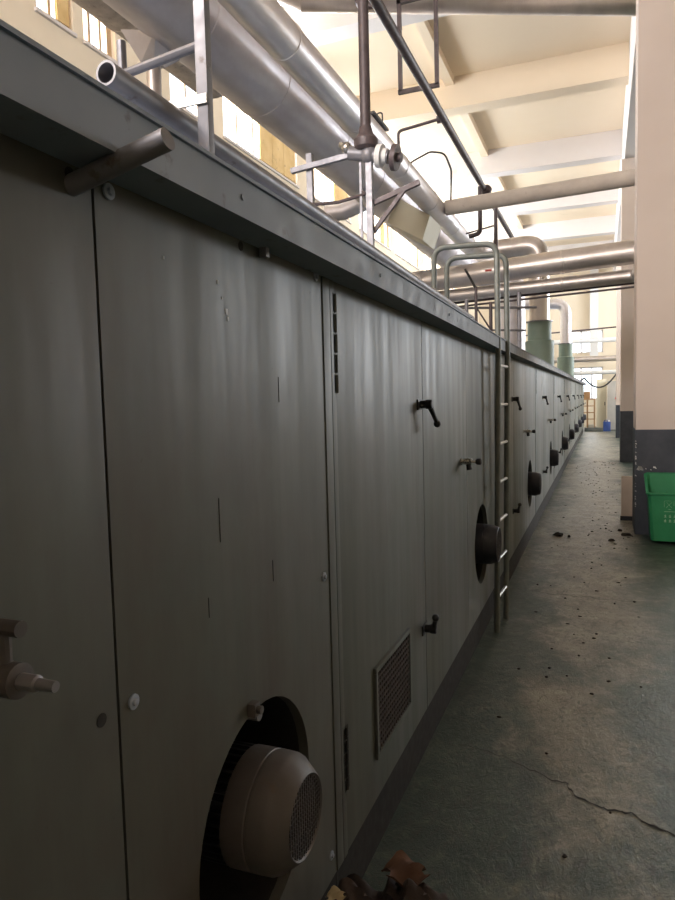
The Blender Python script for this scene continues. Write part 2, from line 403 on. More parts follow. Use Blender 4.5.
# columns with a dark dado
def column(x0, x1, y0, y1, label, base=0.0):
    t = struct(thing('column', None, None, ((x0 + x1) / 2, (y0 + y1) / 2, 0)), label, 'column')
    hx, hy = (x1 - x0) / 2, (y1 - y0) / 2
    a = MB(); a.box(-hx, hx, -hy, hy, 1.19, 6.9); a.build('shaft', MT['pink'], t, smooth=0)
    b = MB(); b.box(-hx - .004, hx + .004, -hy - .004, hy + .004, 0, 1.19); b.build('dado', MT['navy'], t, smooth=0)
    return t
c1 = column(.355, 1.05, 8.3, 8.95, 'nearest broad column with a pinkish shaft and dark blue-grey dado, behind the green bin')
column(.405, .92, 17.1, 17.75, 'second column along the aisle, pinkish with a dark dado')
column(.475, 1.0, 26.4, 27.0, 'third column along the aisle, narrow in the distance')
m = MB()
for k in range(30):
    z = random.uniform(.3, 1.17); r = random.uniform(.002, .007)
    m.hexa([(-.352 + random.uniform(-.004, .02), -.331, z), (-.352 + r * 2, -.331, z - r), (-.35 + r * 2, -.3295, z - r), (-.352, -.3295, z),
            (-.352, -.331, z + r * 1.4), (-.352 + r * 1.6, -.331, z + r), (-.35 + r * 1.6, -.3295, z + r), (-.352, -.3295, z + r * 1.4)])
for k in range(16):
    x = random.uniform(-.33, -.12) if k > 8 else random.uniform(-.345, -.28); z = random.uniform(.735, .765); r = random.uniform(.006, .018)
    m.hexa([(x, -.3315, z), (x + r * 2, -.3315, z - r * .4), (x + r * 2, -.3295, z - r * .4), (x, -.3295, z), (x, -.3315, z + r), (x + r * 1.6, -.3315, z + r * .8), (x + r * 1.6, -.3295, z + r * .8), (x, -.3295, z + r)])
o = m.build('flaked_paint', MT['white'], c1, smooth=0); o['label'] = 'chips of bare white plaster along the dado edge'
# floor crack (belongs to the floor)
m = MB(); pts = [(-0.617, 3.006), (-0.514, 2.994), (-0.406, 2.957), (-0.283, 2.886), (-0.19, 2.837), (-0.13, 2.827), (-0.1, 2.747), (-0.01, 2.701), (0.04, 2.691), (0.104, 2.699), (0.154, 2.652), (0.241, 2.608), (0.324, 2.55)]
pp = []
for (x0, y0), (x1, y1) in zip(pts, pts[1:]):
    for k in range(5):
        t = k / 5; pp.append((x0 + (x1 - x0) * t + random.uniform(-.006, .006), y0 + (y1 - y0) * t + random.uniform(-.008, .008)))
up, dn = [], []
for i, (x, y) in enumerate(pp):
    w = (.0015 + .0045 * min(1, i / 40)) * random.uniform(.5, 1.4)
    up.append(m.bm.verts.new((x, y + w, .0015))); dn.append(m.bm.verts.new((x, y - w, .0015)))
for i in range(len(pp) - 1): m._f([up[i], up[i + 1], dn[i + 1], dn[i]])
o = m.build('floor_crack', MT['dark'], floor, smooth=0); o['label'] = 'jagged dark crack across the floor'

m = MB(); up, dn = [], []
for k in range(30):
    x = -.50 + k * .026; y = 5.62 + .02 * math.sin(k * .9) + random.uniform(-.012, .012) - k * .002; w = random.uniform(.002, .005)
    up.append(m.bm.verts.new((x, y + w, .0015))); dn.append(m.bm.verts.new((x, y - w, .0015)))
for k in range(29): m._f([up[k], up[k + 1], dn[k + 1], dn[k]])
o = m.build('floor_crack', MT['dark'], floor, smooth=0); o['label'] = 'thin crack crossing the aisle by the ladder foot'

# ------------------------------------------------------------------ the oven line
XP = -0.72; ZP = 1.955; L = 3.2
def panel_with_hole(mb, y0, y1, z0, z1, hy, hz, r, x0, x1, n=48):
    angs = [2 * math.pi * k / n for k in range(n)]
    for cy, cz in ((y0, z0), (y1, z0), (y0, z1), (y1, z1)): angs.append(math.atan2(cz - hz, cy - hy) % (2 * math.pi))
    angs = sorted(set(angs)); rings = []
    for x in (x1, x0):
        inn, out = [], []
        for a in angs:
            c, s = math.cos(a), math.sin(a)
            inn.append(mb.bm.verts.new((x, hy + r * c, hz + r * s)))
            t = min([(y1 - hy) / c if c > 1e-6 else 1e9, (y0 - hy) / c if c < -1e-6 else 1e9, (z1 - hz) / s if s > 1e-6 else 1e9, (z0 - hz) / s if s < -1e-6 else 1e9])
            out.append(mb.bm.verts.new((x, hy + t * c, hz + t * s)))
        rings.append((inn, out))
    k = len(angs)
    for i in range(k):
        j = (i + 1) % k
        mb._f([rings[0][0][i], rings[0][0][j], rings[0][1][j], rings[0][1][i]])
        mb._f([rings[1][0][i], rings[1][1][i], rings[1][1][j], rings[1][0][j]])
        mb._f([rings[0][0][i], rings[1][0][i], rings[1][0][j], rings[0][0][j]])
        mb._f([rings[0][1][i], rings[0][1][j], rings[1][1][j], rings[1][1][i]])

def lever(parent, y, z, dy, dz, label=None):
    a = MB()
    a.box(XP - .001, XP + .006, y - .045, y + .03, z - .022, z + .022, .002)
    a.lathe((XP, y, z), (1, 0, 0), [(0, .017), (.026, .017), (.03, .020), (.052, .020), (.056, .015)], 16)
    e = (XP + .058, y + dy, z + dz)
    a.sweep([(XP + .042, y, z), (XP + .05, y + dy * .5, z + dz * .5), e], [.014, .010, .009], 10)
    o = a.build('handle', MT['black'], parent)
    k = MB(); k.ball(e, .016); k.build('knob', MT['black'], o)
def latch(parent, y, z):
    a = MB(); a.lathe((XP, y, z), (1, 0, 0), [(0, .020), (.008, .020), (.009, .013), (.02, .013), (.022, .019), (.06, .019), (.062, .010), (.085, .008)], 16)
    o = a.build('latch', MT['chrome'], parent); o['label'] = 'bright metal latch bolt'
    k = MB(); k.lathe((XP + .08, y, z), (1, 0, 0), [(0, .010), (.006, .017), (.026, .018), (.034, .010)], 14); k.build('knob', MT['black'], o)
    b = MB(); b.sweep([(XP + .04, y, z - .01), (XP + .045, y, z - .045)], [.013, .016], 12); b.build('catch', MT['black'], o)
def near_latch(parent, y, z):
    a = MB(); a.lathe((XP, y, z), (1, 0, 0), [(0, .020), (.012, .020), (.014, .015), (.05, .015), (.052, .021), (.092, .021), (.094, .012)], 20)
    o = a.build('latch', MT['motor'], parent); o['label'] = 'worn metal latch barrel'
    k = MB(); k.sweep([(XP + .09, y, z), (XP + .118, y, z), (XP + .12, y, z), (XP + .145, y, z)], [.010, .010, .007, .0065], 12); k.build('latch_rod', MT['steel'], o)
    b = MB(); b.sweep([(XP + .07, y, z + .015), (XP + .07, y, z + .058)], .009, 10); b.sweep([(XP + .03, y, z + .062), (XP + .098, y, z + .062)], .010, 12); b.build('catch', MT['motor'], o)
def motor(parent, y, z, mat, q=.86, soft=1.0):
    R1, R2 = .108 * q / .86, .128 * q / .86
    a = MB(); a.lathe((XP - .24, y, z), (1, 0, 0), [(0, R1), (.19, R1)], 28)
    for k in range(36):
        an = 2 * math.pi * k / 36; c, s = math.cos(an), math.sin(an); w = .0028
        P = []
        for rr in (R1 - .004, R2):
            for xx, sg in ((-.235, -1), (-.03, -1), (-.03, 1), (-.235, 1)): P.append((XP + xx, y + rr * c + sg * w * s, z + rr * s - sg * w * c))
        a.hexa(P)
    o = a.build('motor', MT['black'], parent)
    b = MB(); e = .032 * soft
    prof = [(-.036, .140), (-.036, .150), (.018, .150), (.020, .1475), (.024, .1475), (.026, .150), (.060, .148), (.072, .143), (.106, .143 - e), (.110, .137 - e), (.106, .131 - e), (.098, .127 - e)]
    b.lathe((XP, y, z), (1, 0, 0), [(d, r * q) for d, r in prof], 40)
    b.build('fan_cowl', mat, o)
    g = MB(); xg = XP + .107; rg = (.131 - e) * q
    n = int(rg / .0115)
    for k in range(-n, n + 1):
        d = k * .0115; hh = math.sqrt(max(rg ** 2 - d * d, 0))
        if hh < .008: continue
        g.sweep([(xg, y + d, z - hh), (xg, y + d, z + hh)], .0012, 5)
        g.sweep([(xg, y - hh, z + d), (xg, y + hh, z + d)], .0012, 5)
    g.build('fan_grille', MT['wire'], o)
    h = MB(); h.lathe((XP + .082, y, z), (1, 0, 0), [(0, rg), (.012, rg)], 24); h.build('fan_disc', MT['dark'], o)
def hinge(parent, y, z0, z1):
    a = MB(); n = 5; d = (z1 - z0) / n
    for k in range(n):
        s = .0042 if k % 2 == 0 else .0034
        a.sweep([(XP + .004, y, z0 + k * d + .003), (XP + .004, y, z0 + (k + 1) * d - .003)], s, 10)
        a.box(XP - .002, XP + .003, y - .020, y + .020, z0 + k * d + .002, z0 + (k + 1) * d - .002)
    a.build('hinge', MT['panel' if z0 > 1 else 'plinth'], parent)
def grille(parent, y0, y1, z0, z1):
    f = MB(); w = .018
    f.box(XP - .001, XP + .012, y0, y1, z0, z0 + w, .003); f.box(XP - .001, XP + .012, y0, y1, z1 - w, z1, .003)
    f.box(XP - .001, XP + .012, y0, y0 + w, z0 + w, z1 - w, .003); f.box(XP - .001, XP + .012, y1 - w, y1, z0 + w, z1 - w, .003)
    o = f.build('vent_frame', MT['panel'], parent)
    g = MB(); n = 18
    for k in range(1, n):
        y = y0 + w + (y1 - y0 - 2 * w) * k / n; g.box(XP + .001, XP + .007, y - .004, y + .004, z0 + w, z1 - w)
    for k in range(1, 13):
        z = z0 + w + (z1 - z0 - 2 * w) * k / 13; g.box(XP + .002, XP + .008, y0 + w, y1 - w, z - .004, z + .004)
    g.build('vent_mesh', MT['dusty'], o)
    d = MB(); d.box(XP - .0005, XP + .001, y0 + w, y1 - w, z0 + w, z1 - w); d.build('vent_backing', MT['dark'], o)
def washer(parent, y, z, r=.013):
    a = MB(); a.lathe((XP, y, z), (1, 0, 0), [(0, r), (.003, r), (.004, r * .8), (.0035, r * .5), (.008, r * .45), (.009, r * .25)], 14)
    a.build('bolt', MT['ledge'], parent)

def oven_module(label, split=2.06, my=2.52, mmat='motor_blue', bolts=False, vent=True, latch_z=1.25, hr=.255):
    t = thing('oven_module', label, 'oven', (0, 0, 0), 'oven modules of the long dryer')
    z0 = .225
    b = MB(); b.box(-3.4, XP - .30, 0, L - .004, z0, 1.98); b.box(XP - .30, XP - .02, 0, L - .004, 1.90, 1.98)
    b.box(XP - .30, XP - .03, 0, .04, z0, 1.9); b.build('body', MT['dark'], t, smooth=0)
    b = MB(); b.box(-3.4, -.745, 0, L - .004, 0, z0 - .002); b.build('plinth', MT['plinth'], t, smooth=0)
    b = MB(); b.box(-3.4, XP - .001, 0, L - .004, 1.981, 1.992); b.build('roof_sheet', MT['ledge'], t, smooth=0)
    th = XP - .028
    d1 = MB(); d1.box(th, XP, .036, 1.050, z0, ZP, .003); d1.build('hinged_door', MT['panel'], t)
    d2 = MB(); d2.box(th, XP - .0003, 1.0575, split - .002, z0, ZP, .002); d2.build('latched_door', MT['panel'], t)
    p = MB(); panel_with_hole(p, split + (.001 if split < 2.1 else .004), 3.1445, z0, ZP, my, .655, hr, th, XP - .0005); p.build('motor_panel', MT['panel'], t)
    for ya, yb in ((3.147, L - .003), (0, .031)):
        s = MB(); s.box(th, XP + .003, ya, yb, z0, ZP, .002); s.build('frame_strip', MT['panel'], t)
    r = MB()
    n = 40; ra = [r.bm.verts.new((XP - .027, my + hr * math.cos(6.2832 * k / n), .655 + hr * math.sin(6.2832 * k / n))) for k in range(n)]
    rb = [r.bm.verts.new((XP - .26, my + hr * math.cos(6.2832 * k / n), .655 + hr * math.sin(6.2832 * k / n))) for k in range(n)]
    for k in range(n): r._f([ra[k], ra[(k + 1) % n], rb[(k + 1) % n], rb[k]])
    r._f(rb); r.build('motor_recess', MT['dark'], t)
    motor(t, my, .678 if mmat == 'motor' else .655, MT[mmat], .86, 1.0 if mmat == 'motor' else .35)
    hinge(t, .038, 1.62, 1.91); hinge(t, .038, .42, .62)
    lever(t, 1.0, 1.575, .075, -.085); lever(t, 1.02, .60, -.03, .06)
    (latch if split < 2.1 else near_latch)(t, split - .17 if split < 2.1 else split - .272, latch_z)
    if vent: grille(t, .315, .76, .37, .69)
    if bolts:
        for y in (split + .036, 3.105):
            for z in (1.935, 1.113, .30): washer(t, y, z)
    return t

O0 = 1.80
near = oven_module('nearest oven module filling the left of the view, fan motor in a round opening', 2.246, 2.71, 'motor', True, False, 1.285, .262)
near.location = (0, O0 - L, 0)
c = MB(); c.box(XP, XP + .02, 2.655, 2.68, .915, .945, .004); c.lathe((XP + .0, 2.668, .93), (1, 0, 0), [(0, .009), (.03, .009)], 10); o = c.build('clip', MT['motor'], near)
c = MB(); c.lathe((XP - .08, 2.73, .885), (1, 0, 0), [(0, .014), (.07, .014)], 12); c.build('stud', MT['steel'], near)
for y, z0, z1 in ((2.572, 1.32, 1.41), (2.52, 1.18, 1.22), (2.80, 1.18, 1.23), (2.86, 1.60, 1.66)):
    c = MB(); c.box(XP - .0006, XP + .0006, y, y + .0013, z0, z1); c.build('scratch', MT['dark'], near, smooth=0)
for y, z, r in ((2.60, 1.845, .003), (2.615, 1.815, .002), (2.63, 1.79, .0045), (2.635, 1.775, .003), (2.42, 1.86, .002)):
    c = MB(); c.box(XP - .0006, XP + .0007, y - r, y + r, z - r * 1.7, z + r); c.build('paint_chip', MT['chip'], near, smooth=0)
for y, z, r in ((2.207, 1.116, .011), (2.70, 1.935, .010), (2.20, 1.938, .010)):
    c = MB(); c.lathe((XP - .001, y, z), (1, 0, 0), [(0, r), (.0015, r)], 12); c.build('bolt_hole', MT['dark'], near)
c = MB(); c.box(XP + .004, XP + .022, 2.70 + .075, 2.70 + .092, 1.925, 1.958, .002); c.build('clip', MT['steel'], near)
c = MB(); c.sweep([(XP - .005, 2.204, 1.922), (-.552, 2.204, 1.962)], .0155, 18); o = c.build('pipe_stub', MT['steel'], near); o['label'] = 'grey pipe stub sticking out under the ledge'
mid = oven_module('oven module just short of the ladder, with a dusty vent grille and hinged door', 2.06, 2.55, 'motor_blue', False, True, 1.25)
mid.location = (0, O0, 0)
words = ['first', 'second', 'third', 'fourth', 'fifth', 'sixth', 'seventh', 'eighth']
first = oven_module('first oven module past the ladder, its motor seen side-on', 2.06, 2.50, 'motor_blue', False, False, 1.25)
first.location = (0, O0 + L, 0)
for k in range(1, 8):
    c = copy_tree(first); c.location = (0, O0 + L * (k + 1), 0)
    c['label'] = '%s oven module past the ladder%s' % (words[k], ', last of the row at the far end' if k == 7 else ', its motor beyond that of the %s' % words[k - 1])
YEND = O0 + L * 9

def ledge(name, y0, y1, za0, za1, label, h=.072, mt='ledge'):
    t = MB()
    x0, x1 = XP + .001, -.63
    t.hexa([(x0, y0, za0 - h), (x1, y0, za0 - h), (x1, y1, za1 - h), (x0, y1, za1 - h), (x0, y0, za0), (x1, y0, za0), (x1, y1, za1), (x0, y1, za1)])
    t.hexa([(x0, y0, za0 + .0002), (x1 + .006, y0, za0 + .0002), (x1 + .006, y1, za1 + .0002), (x0, y1, za1 + .0002), (x0, y0, za0 + .007), (x1 + .006, y0, za0 + .007), (x1 + .006, y1, za1 + .007), (x0, y1, za1 + .007)])
    for y in ([1.15, 2.0, 3.0] if y0 < 0 else []):
        z = za0 + (za1 - za0) * (y - y0) / (y1 - y0)
        t.lathe((x1, y, z - .035), (1, 0, 0), [(0, .006), (.003, .006)], 10)
    return tag(t.build(name, MT[mt], smooth=0), label, 'ledge')
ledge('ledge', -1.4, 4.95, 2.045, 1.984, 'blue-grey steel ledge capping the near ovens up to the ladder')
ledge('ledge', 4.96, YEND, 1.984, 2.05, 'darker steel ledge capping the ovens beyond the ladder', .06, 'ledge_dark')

# ------------------------------------------------------------------ ladder
lad = thing('ladder', 'grey-green steel ladder hooked over the oven top, standing on the aisle floor', 'ladder', (-.65, 4.74, 0))
for y, x, zt in ((-.16, -.012, 2.60), (.16, .007, 2.59)):
    a = MB(); a.tube([(x, y, 0), (x + .022, y, 1.9), (x + .018, y, zt), (x - .40, y, zt + .01), (x - .40, y, 1.992)], .019, 12, .085)
    a.build('rail', MT['ladder'], lad)
for k in range(7):
    z = .235 + .262 * k
    a = MB(); a.sweep([(-.012 + .022 * z / 1.9, -.16, z), (.007 + .022 * z / 1.9, .16, z)], .011, 10); a.build('rung', MT['rung'], lad)

# ------------------------------------------------------------------ ducts and pipes
def pipe(name, label, cat, pts, r, mat, bend=0.0, seg=16, rings=None, group=None, parent=None):
    a = MB(); path = fillet(pts, bend, 8) if bend else [Vector(p) for p in pts]
    a.sweep(path, r, seg)
    if rings:
        for k in range(len(pts) - 1):
            A, B = Vector(pts[k]), Vector(pts[k + 1]); d = (B - A); n = int(d.length / rings)
            for j in range(1, n + 1):
                p = A + d * ((j - .5) / max(n, 1)); u = d.normalized()
                a.lathe(p - u * .02, u, [(0, r), (.004, r + .006), (.036, r + .006), (.04, r)], seg)
    o = a.build(name, mat, parent)
    if label: tag(o, label, cat, group)
    return o
# wide lower duct
t = thing('air_duct', 'wide dull galvanised air duct hanging above the ovens', 'duct', (-2.885, 4.2, 4.5))
a = MB(); a.sweep(fillet([(0, -2.2, 0), (0, 11.9, 0), (.95, 11.9, -.1), (.95, 11.9, -2.508)], .5, 8), .30, 36); a.build('duct_body', MT['duct'], t)
for y in (-1.0, .3, 1.5, 3.0, 4.3, 6.0, 7.5, 9.0, 10.5):
    a = MB(); a.lathe((0, y, 0), (0, 1, 0), [(-.025, .300), (-.02, .306), (.02, .306), (.025, .300)], 36); a.build('seam_band', MT['duct'], t)
a = MB(); a.hexa([(-.31, .15, -.36), (-.19, .15, -.36), (-.19, .29, -.36), (-.31, .29, -.36), (-.38, .02, -.17), (-.08, .02, -.24), (-.08, .42, -.24), (-.38, .42, -.17)])
a.build('saddle', MT['duct'], t)
a = MB(); a.lathe((-.25, .22, -.35), (0, 0, -1), [(0, .055), (2.158, .055)], 16); a.build('support_leg', MT['dullalu'], t)
a = MB()
a.hexa([(.075, 5.1, -.43), (.575, 5.1, -.72), (.575, 5.8, -.72), (.075, 5.8, -.43), (.215, 5.1, -.10), (.685, 5.1, -.40), (.685, 5.8, -.40), (.215, 5.8, -.10)])
o = a.build('outlet_box', MT['creamcab'], t); o['label'] = 'cream sheet-metal outlet box'
a = MB(); a.sweep(fillet([(-.75, 4.9, -.25), (-.5, 4.9, -.25), (0, 4.9, -.1)], .2), .12, 20); a.build('branch_pipe', MT['duct'], t)
# smaller aluminium pipe
t = thing('exhaust_pipe', 'shiny aluminium-clad pipe alongside the wide duct, bending across to the nearer green stack', 'pipe', (-2.226, 2.6, 4.30))
a = MB(); a.sweep(fillet([(0, 0, 0), (0, 10.4, 0), (1.156, 10.4, .04), (1.156, 10.4, -1.345)], .30, 8), .142, 28); a.build('pipe_body', MT['alu'], t)
for y in (2.2, 3.7, 5.2, 6.7, 8.2, 9.6):
    a = MB(); a.lathe((0, y, 0), (0, 1, 0), [(-.02, .142), (-.016, .148), (.016, .148), (.02, .142)], 28); a.build('seam_band', MT['alu'], t)
a = MB(); a.sweep(fillet([(.35, 10.4, .012), (1.156, 10.4, .04), (1.156, 10.4, -1.345)], .26, 8), .18, 28); a.build('elbow_cladding', MT['dullalu'], t)
a = MB(); a.box(-.02, .12, 4.0, 4.5, .13, .155, .004); a.tube([(.05, 4.3, .15), (.05, 4.3, .25), (.11, 4.3, .25), (.11, 4.3, .15)], .008, 8, .03); a.build('clamp', MT['black'], t)
# mottled pipe at the back
pipe('insulated_pipe', 'mottled beige clad pipe behind the wide duct, along the high windows', 'pipe', [(-3.94, .8, 5.32), (-3.94, 6.7, 5.32)], .38, MT['mottled'], 0, 32, 2.4)
# dark iron pipe along the aisle
t = thing('iron_pipe', 'long dark iron pipe sloping away overhead from the top of the view', 'pipe', (-1.72, 3.0, 4.83))
a = MB(); a.sweep([(0, 0, 0), (0, 17, 0)], .045, 16); a.build('pipe_body', MT['iron'], t)
a = MB(); a.ball((.04, 7.9, -.03), .085); a.build('coupling', MT['iron'], t)
a = MB(); a.tube([(0, 5.0, 0), (-.54, 5.0, -.06), (-.54, 5.0, -.40)], .018, 10, .06); a.lathe((-.07, 5.0, -.008), (1, 0, 0), [(0, .045), (.04, .045)], 12); a.build('branch', MT['iron'], t)
a = MB(); a.sweep([(-.36, 8.3, -.56), (.11, 8.3, -.48)], .014, 8); a.build('branch', MT['iron'], t)
a = MB(); a.tube([(-.03, 7.7, -.02), (-.03, 7.7, -.72), (-.20, 7.7, -.75)], .035, 12, .08); a.build('drop_pipe', MT['iron'], t)
a = MB(); a.tube([(.12, 8.3, -.10), (.12, 8.3, -.90)], .032, 12); a.tube([(.12, 8.3, -.10), (0, 8.6, 0)], .03, 10); a.build('drop_pipe', MT['iron'], t)
# cross pipes
pipe('cross_pipe', 'slim beige wrapped pipe crossing the aisle below the dark iron pipe', 'pipe', [(-2.085, 9.8, 4.305), (.62, 9.8, 4.395), (.62, 8.949, 4.395)], .105, MT['insul'], .2, 20)
pipe('cross_duct', 'thick aluminium-clad pipe crossing the aisle in front of the green stack', 'pipe', [(-5.99, 11, 3.35), (.52, 11, 3.67), (.6, 11.0, 3.68), (.6, 9.0, 3.68)], .175, MT['dullalu'], .15, 28, 1.9)
cd = [o for o in C.objects if o.name == 'cross_duct'][0]
m = MB(); m.box(-1.70, -1.60, 10.815, 10.83, 3.545, 3.575); o = m.build('label_patch', MT['red'], cd, smooth=0); o['label'] = 'small red label'
pipe('cross_duct', 'thinner aluminium-clad pipe just under the thick crossing pipe', 'pipe', [(-5.99, 11.1, 3.15), (.5, 11.1, 3.34), (.5, 8.949, 3.34)], .10, MT['dullalu'], .15, 24, 1.9)
pipe('conduit', 'upper of two thin dark conduits crossing below the clad pipes', 'conduit', [(-5.99, 11.2, 3.02), (.56, 11.2, 3.25), (.56, 8.949, 3.25)], .02, MT['iron'], .1, 10)
pipe('conduit', 'lower of two thin dark conduits crossing below the clad pipes', 'conduit', [(-5.99, 11.2, 2.95), (.56, 11.2, 3.19), (.56, 8.949, 3.19)], .016, MT['iron'], .1, 10)
# large pipe across the very top, with the hanging frame
t = thing('overhead_pipe', 'broad brownish pipe crossing the top edge of the view', 'pipe', (-3.76, 8.66, 6.96))
a = MB(); a.sweep([(0, 0, 0), (4.4, 2.05, 0), (9.5, 4.42, 0)], .16, 24); a.tube([(0, 0, 0), (-.15, -.07, 0), (-.15, -.07, .9)], .16, 20); a.build('pipe_body', MT['dullalu'], t)
a = MB(); a.tube([(.75, .18, .15), (.75, .18, -.18), (1.0, .2, -.2), (1.0, .25, .6)], .05, 12, .1); a.build('hook_pipe', MT['iron'], t)
for s in (5.5,):
    a = MB(); a.sweep([(s, s * .466, .15), (s, s * .466, 1.239)], .012, 8); a.build('hanger_rod', MT['iron'], t)
t = thing('hanging_frame', 'dark rectangular steel frame hanging below the overhead pipe', 'frame', (-2.25, 9.0, 5.6))
for nm, p, q in (('post', (-.25, 0, .06), (-.25, 0, 1.31)), ('post', (.24, 0, .06), (.24, 0, 1.31)), ('crossbar', (-.28, 0, .06), (.27, 0, .06)), ('crossbar', (-.28, 0, 1.20), (.27, 0, 1.20))):
    a = MB(); a.bar(p, q, .05); a.build(nm, MT['iron'], t)
# hanging wire
a = MB(); a.tube([(-2.2, 9.6, 4.45), (-2.6, 9.6, 4.90), (-2.5, 9.6, 4.96), (-2.26, 9.6, 5.05), (-2.05, 9.6, 5.0), (-1.96, 9.6, 4.76), (-1.99, 9.69, 4.38)], .014, 8, .15)
tag(a.build('cable', MT['black']), 'loose black cable looping above the aluminium pipe', 'cable')

# valve riser
t = thing('valve_riser', 'dark vertical pipe dropping to a flanged valve on a post above the ovens', 'valve', (-1.5, 4.5, 1.992))
a = MB(); a.sweep([(0, 0, 1.40), (0, 0, 6.206)], .036, 14); a.build('riser_pipe', MT['iron'], t)
a = MB(); a.lathe((0, 0, 1.30), (0, 0, 1), [(0, .06), (.02, .08), (.07, .082), (.11, .05), (.16, .04)], 20); a.build('reducer', MT['iron'], t)
a = MB(); a.ball((.02, 0, 1.27), .062); a.sweep([(-.12, 0, 1.30), (.16, 0, 1.235)], .045, 14); a.build('valve_body', MT['steel'], t)
a = MB(); a.lathe((.10, 0, 1.25), (1, 0, -.2), [(-.02, .075), (.015, .075), (.018, .05), (.05, .05)], 20); o = a.build('collar', MT['white'], t); o['label'] = 'pale flange collar'
a = MB(); a.lathe((.20, 0, 1.225), (1, 0, -.2), [(-.012, .085), (.02, .085), (.022, .03), (.05, .03)], 24); a.build('flange', MT['iron'], t)
a = MB(); a.ball((-.14, 0, 1.34), .04); a.sweep([(-.1, 0, 1.33), (-.19, 0, 1.37)], .02, 8); a.build('valve_knob', MT['chrome'], t)
a = MB(); a.bar((.02, 0, 0), (.02, 0, 1.24), .042); a.bar((-.05, .02, 0), (-.05, .02, 1.24), .016); a.build('post', MT['steel'], t)
a = MB(); a.bar((.02, .03, .95), (.36, .03, 1.05), .032); a.bar((.03, .03, .76), (.26, .03, 1.02), .026); a.build('bracket', MT['iron'], t)
t = thing('pipe_support', 'grey steel upright with a cross arm, left of the valve riser', 'support', (-1.94, 4.55, 1.992))
a = MB(); a.bar((0, 0, 0), (0, 0, 1.36), .042); a.build('post', MT['steel'], t)
a = MB(); a.bar((-.13, -.035, 1.25), (.40, -.035, 1.30), .035); a.build('cross_arm', MT['steel'], t)
a = MB(); a.tube([(.0, -.03, 1.0), (.22, -.03, .99), (.42, -.03, 1.02), (.40, -.03, 1.04)], .012, 8, .08); a.build('arm_rod', MT['iron'], t)

# rail work on top of the nearest module
t = thing('guard_rail', 'grey steel guard post with a side rail above the nearest oven', 'rail', (-.70, 1.145, 1.992))
a = MB(); a.box(-.012, .012, -.010, .010, .0, .95, .002); a.build('post', MT['steel'], t)
a = MB(); a.sweep([(-.185, .0, -.0), (-.185, .0, .325)], .009, 12); a.build('post', MT['steel'], t)
a = MB(); a.sweep([(-.185, .0, .262), (0, .0, .282)], .0085, 12); a.build('rail', MT['steel'], t)
a = MB(); a.box(-.135, .012, -.0145, -.0105, .169, .186); a.build('flat_bar', MT['rung'], t)
a = MB()
R0, R1 = .020, .016; n = 20; A = Vector((-.748, .925, 2.138)); B = Vector((-.78, 4.4, 2.10)); N = Vector((1, 0, 0)); U = Vector((0, 0, 1))
def rg(p, r): return [a.bm.verts.new(p + (N * math.cos(6.2832 * k / n) + U * math.sin(6.2832 * k / n)) * r) for k in range(n)]
r1, r2, r3, r4 = rg(A, R0), rg(B, R0), rg(A, R1), rg(A + Vector((0, .05, 0)), R1)
for k in range(n):
    j = (k + 1) % n
    a._f([r1[k], r1[j], r2[j], r2[k]]); a._f([r1[k], r3[k], r3[j], r1[j]]); a._f([r3[k], r4[k], r4[j], r3[j]])
a._f(r4); a._f(r2)
t = thing('rail_pipe', 'open-ended grey pipe lying along the oven top edge', 'pipe', (0, 0, 0))
a.build('pipe_body', MT['steel'], t)
for y in (1.3, 2.6, 4.2):
    b = MB(); b.box(-.79, -.74, y, y + .02, 1.992, 2.09); b.build('saddle', MT['steel'], t)

# small valve gear past the ladder
t = thing('valve_manifold', 'thin valve rods and pipes on the oven top beside the ladder', 'valve', (-1.0, 6.4, 1.992))
for x, y, h, r in ((-.18, 0, .52, .018), (-.10, .05, .64, .014), (.02, .15, .50, .016), (.24, .5, .62, .020)):
    a = MB(); a.sweep([(x, y, 0), (x, y, h)], r, 10); a.build('standpipe', MT['iron'] if r < .017 else MT['steel'], t)
a = MB(); a.sweep([(-.3, .1, .46), (.4, .55, .47)], .012, 8); a.sweep([(-.25, .1, .25), (.3, .52, .25)], .010, 8); a.build('tie_pipe', MT['steel'], t)
a = MB(); a.sweep([(-.10, .05, .62), (-.19, .0, .80)], .012, 8); a.build('valve_lever', MT['black'], t)
a = MB(); a.sweep([(-.10, .05, .45), (.16, .2, 0)], .008, 8); a.build('stay', MT['iron'], t)

# green stacks
def stack(x, y, r, label, top):
    t = thing('exhaust_stack', label, 'stack', (x, y, 1.992))
    a = MB(); a.lathe((0, 0, 0), (0, 0, 1), [(0, r * 1.42), (.60, r * 1.42), (.62, r * 1.15)], 28); a.build('base', MT['green'], t)
    a = MB(); a.lathe((0, 0, .61), (0, 0, 1), [(0, r * 1.17), (.35, r * 1.17)], 28); a.build('collar', MT['green'], t)
    a = MB(); a.lathe((0, 0, .945), (0, 0, 1), [(0, r * 1.32), (.018, r * 1.32)], 28); a.build('flange', MT['steel'], t)
    return t
stack(-1.07, 13.0, .18, 'nearer green cylindrical stack base on the ovens, under the aluminium elbow', 0)
t = stack(-.90, 19.0, .15, 'farther, narrower green stack base with its own silver bend', 0)
a = MB(); a.sweep(fillet([(0, 0, .95), (0, 0, 2.02), (-.85, 0, 2.02), (-1.7, -.2, 2.25)], .30, 8), .14, 24); o = a.build('bend_pipe', MT['alu'], t)

